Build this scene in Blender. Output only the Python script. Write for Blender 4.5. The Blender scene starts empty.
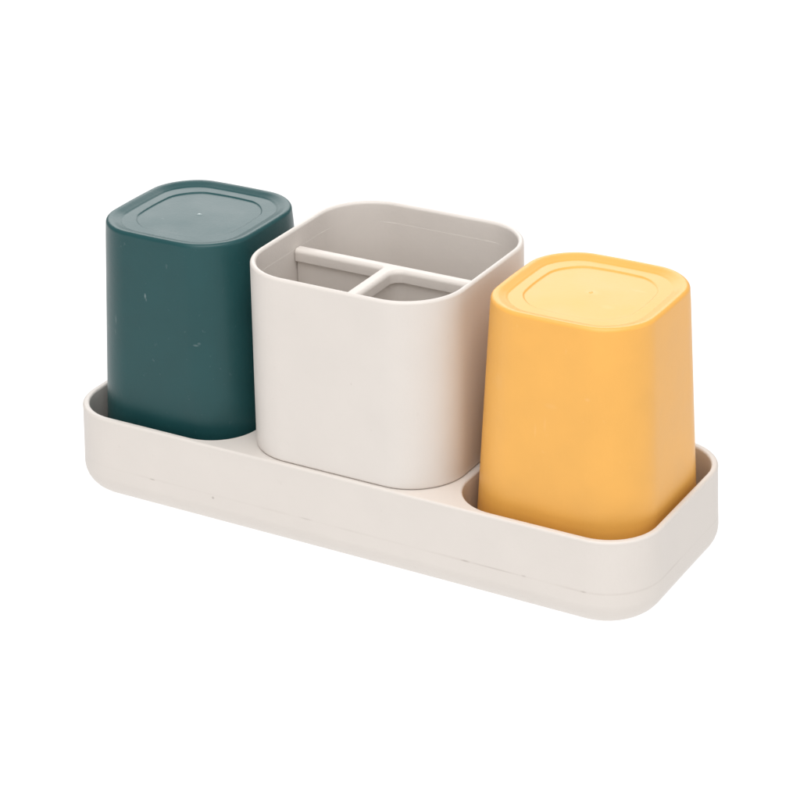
import bpy, bmesh, math
from mathutils import Vector, Matrix

scene = bpy.context.scene
COL = scene.collection
S = 0.01                                  # everything below is written in centimetres

# ---------------------------------------------------------------- camera
az, el, roll = math.radians(30.256), math.radians(25.743), math.radians(-1.215)
back = Vector((math.cos(el)*math.sin(az), -math.cos(el)*math.cos(az), math.sin(el)))
aim = Vector((0.038, 0.656, 4.15))
eye = (aim + back*87.355)*S
right = (-back).cross(Vector((0, 0, 1))).normalized()
up = right.cross(-back)
r2 = right*math.cos(roll) + up*math.sin(roll)
u2 = -right*math.sin(roll) + up*math.cos(roll)
cd = bpy.data.cameras.new('camera')
cam = bpy.data.objects.new('camera', cd); COL.objects.link(cam)
cam.matrix_world = Matrix(((r2.x, u2.x, back.x, eye.x), (r2.y, u2.y, back.y, eye.y), (r2.z, u2.z, back.z, eye.z), (0, 0, 0, 1)))
cd.sensor_width = 36; cd.lens = 2402.7/800*36
cd.clip_start = 0.02; cd.clip_end = 50
scene.camera = cam

# ---------------------------------------------------------------- white studio surround
world = bpy.data.worlds.new('World'); scene.world = world; world.use_nodes = True
bg = world.node_tree.nodes['Background']
bg.inputs['Color'].default_value = (1.0, 0.99, 0.98, 1); bg.inputs['Strength'].default_value = 0.40
scene.view_settings.view_transform = 'Standard'; scene.view_settings.look = 'None'
scene.view_settings.exposure = 0.15; scene.view_settings.gamma = 1.0
scene.render.resolution_x = 1024; scene.render.resolution_y = 1024

def softbox(name, loc, target, sx, sy, radiance, colour=(1, 1, 1)):
    l = bpy.data.lights.new(name, 'AREA'); l.shape = 'RECTANGLE'; l.size = sx; l.size_y = sy
    l.energy = radiance*math.pi*sx*sy; l.color = colour
    o = bpy.data.objects.new(name, l); COL.objects.link(o); o.location = loc
    o.rotation_euler = (Vector(target) - Vector(loc)).to_track_quat('-Z', 'Y').to_euler()
    return o
softbox('added_under_fill', (0, 0.3, -0.25), (0, 0.3, 0), 3.0, 3.0, 0.74)  # added lamp below the sheet, whitens it and wipes out contact shadow
softbox('overhead_softbox', (0.15, -0.30, 1.05), (0, 0, 0.05), 0.9, 0.9, 3.6)
softbox('rear_softbox', (-0.75, 1.15, 0.75), (0, 0, 0.08), 1.15, 0.75, 2.8)
softbox('front_softbox', (0.30, -1.3, 0.55), (0, 0, 0.05), 1.1, 0.8, 1.3)
softbox('right_softbox', (1.2, 0.1, 0.5), (0, 0, 0.06), 0.7, 0.6, 0.9)

# ---------------------------------------------------------------- helpers
def outline(hx, hy, r, bow=0.0, n=16, m=16):
    pts = []
    for sx, sy, a0 in ((1, 1, 0), (-1, 1, 90), (-1, -1, 180), (1, -1, 270)):
        for k in range(n + 1):
            t = math.radians(a0 + 90*k/n)
            pts.append((sx*(hx - r) + r*math.cos(t), sy*(hy - r) + r*math.sin(t)))
        q = {0: (-(hx - r), hy), 90: (-hx, -(hy - r)), 180: (hx - r, -hy), 270: (hx, hy - r)}[a0]
        p = pts[-1]
        for k in range(1, m):
            pts.append((p[0] + (q[0] - p[0])*k/m, p[1] + (q[1] - p[1])*k/m))
    out = []
    for x, y in pts:
        bx = bow*(1 - (y/hy)**2)*(x/hx)**2*(1 if x > 0 else -1)
        by = bow*(1 - (x/hx)**2)*(y/hy)**2*(1 if y > 0 else -1)
        out.append((x + bx, y + by))
    return out

def add_loop(bm, pts, z, cx=0, cy=0):
    return [bm.verts.new(((x + cx)*S, (y + cy)*S, z*S)) for x, y in pts]

def bridge(bm, a, b):
    n = len(a)
    for i in range(n):
        bm.faces.new((a[i], a[(i + 1) % n], b[(i + 1) % n], b[i]))

def skin(bm, loops):
    vs = [add_loop(bm, *l) for l in loops]
    for a, b in zip(vs, vs[1:]): bridge(bm, a, b)
    return vs

def cap(bm, loop, z, cx=0, cy=0):
    c = bm.verts.new((cx*S, cy*S, z*S))
    for i in range(len(loop)): bm.faces.new((loop[i], loop[(i + 1) % len(loop)], c))

def finish(name, bm, mat, parent=None, loc=(0, 0, 0)):
    bmesh.ops.recalc_face_normals(bm, faces=bm.faces[:])
    me = bpy.data.meshes.new(name); bm.to_mesh(me); bm.free()
    for p in me.polygons: p.use_smooth = True
    me.materials.append(mat)
    o = bpy.data.objects.new(name, me); COL.objects.link(o)
    if parent: o.parent = parent
    o.location = loc
    w = o.modifiers.new('weighted', 'WEIGHTED_NORMAL'); w.keep_sharp = False; w.weight = 80
    return o

def thing(name, label, cat, loc):
    o = bpy.data.objects.new(name, None); COL.objects.link(o)
    o.empty_display_size = 0.02; o.location = loc
    o['label'] = label; o['category'] = cat
    return o

# ---------------------------------------------------------------- materials
def plastic(name, colour, rough=0.42, mottle=0.03, sss=0.0, spots=(), spot_col=(0.8, 0.8, 0.8), seam=None, ior=1.46, bump=0.08, dust=0.05):
    m = bpy.data.materials.new(name); m.use_nodes = True
    nt = m.node_tree; N = nt.nodes; L = nt.links
    b = N['Principled BSDF']
    b.inputs['IOR'].default_value = ior
    tc = N.new('ShaderNodeTexCoord')
    nz = N.new('ShaderNodeTexNoise'); nz.inputs['Scale'].default_value = 55; nz.inputs['Detail'].default_value = 5
    L.new(tc.outputs['Object'], nz.inputs['Vector'])
    mr = N.new('ShaderNodeMapRange'); mr.inputs[1].default_value = 0.3; mr.inputs[2].default_value = 0.7
    mr.inputs[3].default_value = 1 - mottle; mr.inputs[4].default_value = 1 + mottle
    L.new(nz.outputs['Fac'], mr.inputs[0])
    mul = N.new('ShaderNodeVectorMath'); mul.operation = 'SCALE'; mul.inputs[0].default_value = colour
    L.new(mr.outputs[0], mul.inputs['Scale'])
    col = mul.outputs[0]
    def mix(fac, c):
        nonlocal col
        x = N.new('ShaderNodeMix'); x.data_type = 'RGBA'
        L.new(fac, x.inputs[0]); L.new(col, x.inputs[6]); x.inputs[7].default_value = (*c, 1)
        col = x.outputs[2]
    for (p, size, amt) in spots:                       # small scuffs and specks, each an ellipsoid of its own
        mp = N.new('ShaderNodeVectorMath'); mp.operation = 'SUBTRACT'
        mp.inputs[1].default_value = [v*S for v in p]; L.new(tc.outputs['Object'], mp.inputs[0])
        dv = N.new('ShaderNodeVectorMath'); dv.operation = 'DIVIDE'
        dv.inputs[1].default_value = [v*S for v in size]; L.new(mp.outputs[0], dv.inputs[0])
        ln = N.new('ShaderNodeVectorMath'); ln.operation = 'LENGTH'; L.new(dv.outputs[0], ln.inputs[0])
        r = N.new('ShaderNodeMapRange'); r.inputs[1].default_value = 1; r.inputs[2].default_value = 0.2
        r.inputs[3].default_value = 0; r.inputs[4].default_value = amt
        L.new(ln.outputs['Value'], r.inputs[0])
        mix(r.outputs[0], spot_col)
    dn = N.new('ShaderNodeTexNoise'); dn.inputs['Scale'].default_value = 420; dn.inputs['Detail'].default_value = 2
    L.new(tc.outputs['Object'], dn.inputs['Vector'])
    dr = N.new('ShaderNodeMapRange'); dr.inputs[1].default_value = 0.70; dr.inputs[2].default_value = 0.80
    dr.inputs[3].default_value = 0; dr.inputs[4].default_value = dust; L.new(dn.outputs['Fac'], dr.inputs[0])
    mix(dr.outputs[0], spot_col)
    if seam:                                           # dirt caught in the mould line, broken along its length
        z0, hw, amt, c = seam
        sp = N.new('ShaderNodeSeparateXYZ'); L.new(tc.outputs['Object'], sp.inputs[0])
        sb = N.new('ShaderNodeMath'); sb.operation = 'SUBTRACT'; sb.inputs[1].default_value = z0*S; L.new(sp.outputs['Z'], sb.inputs[0])
        ab = N.new('ShaderNodeMath'); ab.operation = 'ABSOLUTE'; L.new(sb.outputs[0], ab.inputs[0])
        r = N.new('ShaderNodeMapRange'); r.inputs[1].default_value = hw*S; r.inputs[2].default_value = hw*S*0.2
        r.inputs[3].default_value = 0; r.inputs[4].default_value = 1; L.new(ab.outputs[0], r.inputs[0])
        n2 = N.new('ShaderNodeTexNoise'); n2.inputs['Scale'].default_value = 26; n2.inputs['Detail'].default_value = 4
        mpp = N.new('ShaderNodeMapping'); mpp.inputs['Scale'].default_value = (1, 1, 0.01)
        L.new(tc.outputs['Object'], mpp.inputs[0]); L.new(mpp.outputs[0], n2.inputs['Vector'])
        r2_ = N.new('ShaderNodeMapRange'); r2_.inputs[1].default_value = 0.46; r2_.inputs[2].default_value = 0.68
        r2_.inputs[3].default_value = amt*0.12; r2_.inputs[4].default_value = amt; L.new(n2.outputs['Fac'], r2_.inputs[0])
        mm = N.new('ShaderNodeMath'); mm.operation = 'MULTIPLY'; L.new(r.outputs[0], mm.inputs[0]); L.new(r2_.outputs[0], mm.inputs[1])
        mix(mm.outputs[0], c)
    L.new(col, b.inputs['Base Color'])
    rr = N.new('ShaderNodeMapRange'); rr.inputs[1].default_value = 0.3; rr.inputs[2].default_value = 0.7
    rr.inputs[3].default_value = rough - 0.03; rr.inputs[4].default_value = rough + 0.04
    L.new(nz.outputs['Fac'], rr.inputs[0]); L.new(rr.outputs[0], b.inputs['Roughness'])
    if sss:
        b.inputs['Subsurface Weight'].default_value = sss
        b.inputs['Subsurface Radius'].default_value = (1, 0.6, 0.3); b.inputs['Subsurface Scale'].default_value = 0.002
    fz = N.new('ShaderNodeTexNoise'); fz.inputs['Scale'].default_value = 900; fz.inputs['Detail'].default_value = 3
    L.new(tc.outputs['Object'], fz.inputs['Vector'])
    bp = N.new('ShaderNodeBump'); bp.inputs['Strength'].default_value = bump; bp.inputs['Distance'].default_value = 0.0004
    L.new(fz.outputs['Fac'], bp.inputs['Height'])
    bw = N.new('ShaderNodeBump'); bw.inputs['Strength'].default_value = 0.25; bw.inputs['Distance'].default_value = 0.0006
    L.new(nz.outputs['Fac'], bw.inputs['Height']); L.new(bp.outputs[0], bw.inputs['Normal'])
    L.new(bw.outputs[0], b.inputs['Normal'])
    return m

CREAM = (0.674, 0.624, 0.580)
m_tray = plastic('cream_plastic_tray', CREAM, 0.45, 0.015,
                 spots=[((-5.03, -4.2, 1.19), (0.07, 0.3, 0.07), 0.65), ((-7.7, -4.2, 1.29), (0.16, 0.3, 0.04), 0.5),
                        ((-1.07, -4.2, 1.32), (0.35, 0.3, 0.035), 0.28), ((5.35, -4.2, 1.31), (0.22, 0.3, 0.045), 0.45),
                        ((6.5, -4.2, 1.31), (1.1, 0.3, 0.03), 0.30), ((7.6, -4.2, 1.32), (0.12, 0.3, 0.045), 0.35),
                        ((9.84, -4.2, 1.31), (0.14, 0.3, 0.045), 0.4)],
                 spot_col=(0.30, 0.25, 0.22), seam=(1.31, 0.06, 0.24, (0.38, 0.31, 0.27)))
m_holder = plastic('cream_plastic_holder', CREAM, 0.45, 0.015,
                   spots=[((0.85, -4.1, 3.69), (0.05, 0.3, 0.05), 0.25), ((-2.4, -4.1, 2.4), (0.04, 0.3, 0.05), 0.15),
                          ((1.6, -4.1, 2.1), (0.05, 0.3, 0.04), 0.18)], spot_col=(0.4, 0.34, 0.3))
m_insert = plastic('cream_plastic_insert', (0.67, 0.62, 0.575), 0.45, 0.012)
m_green = plastic('dark_green_plastic', (0.0105, 0.062, 0.066), 0.36, 0.06, ior=1.40,
                  spots=[((-0.4, -3.05, 7.64), (0.055, 0.5, 0.13), 0.24), ((-0.36, -3.05, 7.5), (0.04, 0.5, 0.08), 0.12),
                         ((-1.84, -3.05, 6.4), (0.05, 0.5, 0.24), 0.10), ((-1.9, -3.05, 5.9), (0.04, 0.5, 0.15), 0.06),
                         ((1.70, -3.1, 6.12), (0.13, 0.5, 0.05), 0.14), ((1.82, -3.1, 6.2), (0.08, 0.5, 0.06), 0.10),
                         ((-0.9, -3.1, 2.3), (0.06, 0.5, 0.5), 0.07), ((0.2, -3.1, 2.0), (0.04, 0.5, 0.4), 0.06),
                         ((0, 0, 9.85), (0.11, 0.11, 0.3), 0.95), ((-1.0, -0.9, 9.85), (0.10, 0.05, 0.3), 0.10)],
                  spot_col=(0.55, 0.62, 0.62))
m_yellow = plastic('warm_yellow_plastic', (0.80, 0.405, 0.082), 0.38, 0.035,
                   spots=[((-0.1, -3.1, 6.2), (0.07, 0.5, 0.35), 0.06), ((-0.45, -3.1, 5.9), (0.06, 0.5, 0.3), 0.08),
                          ((0.1, -3.1, 6.9), (0.3, 0.5, 0.12), 0.05), ((1.4, -3.1, 7.4), (0.12, 0.5, 0.08), 0.10),
                          ((-2.0, -3.1, 7.3), (0.25, 0.5, 0.4), 0.05), ((1.4, 0.9, 9.8), (0.35, 0.08, 0.3), 0.10),
                          ((1.0, -0.8, 9.8), (0.3, 0.2, 0.3), 0.07), ((0.05, 0, 9.8), (0.3, 0.25, 0.3), 0.14)],
                   spot_col=(0.95, 0.72, 0.45))

# ---------------------------------------------------------------- the surface: a translucent white sheet, invented to pass the added light from below
m = bpy.data.materials.new('white_translucent_sheet'); m.use_nodes = True
nt = m.node_tree; nt.nodes.clear()
out = nt.nodes.new('ShaderNodeOutputMaterial'); mixs = nt.nodes.new('ShaderNodeMixShader')
tr = nt.nodes.new('ShaderNodeBsdfTranslucent'); df = nt.nodes.new('ShaderNodeBsdfDiffuse')
tr.inputs[0].default_value = (0.95, 0.95, 0.95, 1); df.inputs[0].default_value = (0.95, 0.95, 0.95, 1)
mixs.inputs[0].default_value = 0.15
nt.links.new(tr.outputs[0], mixs.inputs[1]); nt.links.new(df.outputs[0], mixs.inputs[2]); nt.links.new(mixs.outputs[0], out.inputs[0])
bm = bmesh.new()
q = [bm.verts.new(p) for p in ((-1.5, -1.2, -0.0013), (1.5, -1.2, -0.0013), (1.5, 1.8, -0.0013), (-1.5, 1.8, -0.0013))]
bm.faces.new(q)
tab = finish('table_surface', bm, m); tab['kind'] = 'structure'

# ---------------------------------------------------------------- tray
HL, HW, HT = 11.75, 4.2, 3.25
WX, WW, WH = 7.93, 3.56, 3.93
def tray_out(d): return outline(HL - d, HW - d, 2.05 - d, -0.02, 20, 40)
bm = bmesh.new()
loops = []
RB = 1.0
DR = -0.09
for k in range(9):
    t = math.radians(90*k/8)
    loops.append((tray_out(DR + RB*(1 - math.sin(t))), RB*(1 - math.cos(t)) - 0.12))
loops += [(tray_out(DR*0.5), 1.8), (tray_out(0.005), HT - 0.2)]
RT = 0.09
for k in range(7):
    t = math.radians(90*k/6)
    loops.append((tray_out(RT*(1 - math.cos(t))), HT - RT*(1 - math.sin(t))))
vs = skin(bm, loops)
bm.faces.new(vs[0][::-1])
rims = [vs[-1]]
for sx in (-1, 1):
    def wo(d): return outline(WW - d, WH - d, 1.78 - d, 0.0, 16, 16)
    wl = []
    for k in range(7):
        t = math.radians(90*k/6)
        wl.append((wo(-0.09*(1 - math.sin(t))), HT - 0.09*(1 - math.cos(t)), sx*WX, 0))
    wl += [(wo(0.02), HT - 0.3, sx*WX, 0), (wo(0.06), 1.0, sx*WX, 0)]
    for k in range(6):
        t = math.radians(90*k/5)
        wl.append((wo(0.06 + 0.3*(1 - math.cos(t))), 0.7 - 0.3*math.sin(t), sx*WX, 0))
    wv = skin(bm, wl)
    bm.faces.new(wv[-1])
    rims.append(wv[0])
ed = []
for r in rims:
    for i in range(len(r)):
        ed.append(bm.edges.get((r[i], r[(i + 1) % len(r)])))
bmesh.ops.triangle_fill(bm, use_beauty=True, use_dissolve=False, edges=ed)
tray = finish('tray', bm, m_tray)
tray['label'] = 'long cream plastic tray with two sunken wells, carrying the cups and the holder'
tray['category'] = 'tray'

# ---------------------------------------------------------------- upturned cups
CT, CS, CK = 10.33, 2.87, 0.051          # top height, half width at the top, flare per cm
Z0 = 0.42                                # the floor of a well
def make_cup(name, label, cx, mat):
    t = thing(name, label, 'cup', (cx*S, 0, Z0*S))
    H = CT - Z0
    def o(z, d=0.0): h = CS + CK*(H - z) - d; return outline(h, h, 1.62 + CK*0.5*(H - z) - d*0.8, 0.12, 20, 20)
    bm = bmesh.new()
    loops = [(o(0, 0.20), 0.03), (o(0, 0.17), 0.0), (o(0, 0.05), 0.0), (o(0, 0.015), 0.015), (o(0), 0.05)]
    for z in (0.3, 2.5, 5, 7.5, H - 0.6): loops.append((o(z), z))
    R = 0.14
    for k in range(8):
        a = math.radians(90*k/7)
        loops.append((o(H, R*(1 - math.cos(a))), H - R*(1 - math.sin(a))))
    loops += [(o(H, 0.20), H - 0.006), (o(H, 0.27), H - 0.025), (o(H, 0.36), H - 0.060), (o(H, 0.45), H - 0.090), (o(H, 0.50), H - 0.104), (o(H, 0.525), H - 0.122), (o(H, 0.56), H - 0.126)]
    # inside of the shell
    inner = [(o(0, 0.20), 0.03)] + [(o(z, 0.2), z) for z in (2.5, 5, 7.5, H - 0.5)] + [(o(H, 0.45), H - 0.28)]
    skin(bm, loops); iv = skin(bm, inner); cap(bm, iv[-1], H - 0.28)
    bmesh.ops.remove_doubles(bm, verts=bm.verts[:], dist=1e-7)
    finish('body', bm, mat, t)
    # the recessed base panel with its raised disc and moulding gate
    bm = bmesh.new()
    def p(h, r, b): return outline(h, h, r, b, 20, 20)
    zb = H - 0.126
    L = [(o(H, 0.56), zb), (o(H, 0.60), zb), (p(2.05, 1.1, 0.16), zb), (p(1.90, 0.97, 0.2), zb + 0.002),
         (p(1.87, 0.95, 0.2), zb - 0.004), (p(1.85, 0.94, 0.2), zb - 0.022), (p(1.83, 0.93, 0.2), zb - 0.038), (p(1.79, 0.92, 0.2), zb - 0.042), (p(1.6, 0.85, 0.18), zb - 0.040),
         (p(0.9, 0.6, 0.1), zb - 0.030), (p(0.45, 0.44, 0.0), zb - 0.016), (p(0.22, 0.215, 0.0), zb - 0.006), (p(0.10, 0.095, 0), zb - 0.004),
         (p(0.06, 0.055, 0), zb + 0.002), (p(0.05, 0.045, 0), zb + 0.014), (p(0.03, 0.028, 0), zb + 0.020)]
    vs = skin(bm, L); cap(bm, vs[-1], zb + 0.022)
    finish('base_panel', bm, mat, t)
    return t
make_cup('upturned_cup', 'dark green cup standing upside down in the left well of the cream tray', -WX + 0.03, m_green)
make_cup('upturned_cup', 'warm yellow cup standing upside down in the right well of the cream tray', WX - 0.01, m_yellow)

# ---------------------------------------------------------------- toothbrush holder
t = thing('brush_holder', 'open cream square holder with inner dividers, standing between the green and yellow cups', 'holder', (0, 0.10*S, HT*S))
HM, HS = 10.28 - HT, 4.09
def h(d=0.0, z=0):                       # walls flare very slightly towards the foot
    w = HS - d + 0.005*(HM - z); return outline(w, w, 2.15 - d - 0.012*(HM - z), 0.02, 20, 20)
bm = bmesh.new()
L = []
for k in range(5):
    a = math.radians(90*k/4); L.append((h(0.1*(1 - math.sin(a))), 0.005 + 0.1*(1 - math.cos(a))))
L += [(h(0, 0.3), 0.3), (h(0, 3), 3), (h(0, HM - 0.3), HM - 0.3)]
W = 0.21
for k in range(13):
    a = math.radians(180*k/12); L.append((h(W/2*(1 - math.cos(a)), HM), HM - W/2 + W/2*math.sin(a)*1.0))
L += [(h(W + 0.005, HM), HM - 0.3), (h(W + 0.02, HM), 3.0), (h(W + 0.05), 0.5), (h(W + 0.2), 0.25)]
vs = skin(bm, L); bm.faces.new(vs[0][::-1]); bm.faces.new(vs[-1])
body = finish('body', bm, m_holder, t)

# insert: thin liner with a long divider and a cross divider
ZI = 9.56 - HT
bm = bmesh.new()
L = [(h(W + 0.0, ZI), ZI - 0.05), (h(W + 0.009, ZI), ZI - 0.035), (h(W + 0.012, ZI), ZI - 0.037), (h(W + 0.015, ZI), ZI - 0.06), (h(W + 0.06, ZI), 3), (h(W + 0.12), 0.6), (h(W + 0.4), 0.32)]
vs = skin(bm, L); bm.faces.new(vs[-1])
ins = finish('insert', bm, m_insert, t)

# T-shaped divider: one sweep of outlines, d = how far the face is set back into the solid
YD, HL2, XD, HC, ZB = 0.19, 0.235, 0.01, 0.255, 0.47
def tee(d):
    xr = 3.85; yb = YD + HL2 - d; yf = YD - HL2 + d; xl = XD - HC + d; xq = XD + HC - d
    P = [(-xr, yb), (-xr, yf)]
    for k in range(7):                                  # left inner corner, almost sharp
        a = math.radians(90 - 90*k/6); P.append((XD - HC - 0.06 + (0.06 + d)*math.cos(a), YD - HL2 - 0.06 + (0.06 + d)*math.sin(a)))
    P += [(xl, -3.7), (xq, -3.7)]
    R = 0.42
    for k in range(13):                                 # right inner corner, rounded
        a = math.radians(180 - 90*k/12); P.append((XD + HC + R + (R + d)*math.cos(a), YD - HL2 - R + (R + d)*math.sin(a)))
    return P + [(xr, yf), (xr, yb)]
bm = bmesh.new()
RR = 0.15
L = [(tee(0.15), 0.4), (tee(0.13), ZI - ZB - 0.012), (tee(0.02), ZI - ZB), (tee(0.0), ZI - ZB + 0.02), (tee(0), ZI - RR - 0.02)]
for k in range(9):
    a = math.radians(90*k/8); L.append((tee(RR*(1 - math.cos(a))), ZI - RR*(1 - math.sin(a))))
vs = skin(bm, L)
t_ = vs[-1]
bmesh.ops.triangle_fill(bm, use_beauty=True, use_dissolve=False, edges=[bm.edges.get((t_[i], t_[(i + 1) % len(t_)])) for i in range(len(t_))])
finish('divider', bm, m_insert, ins)
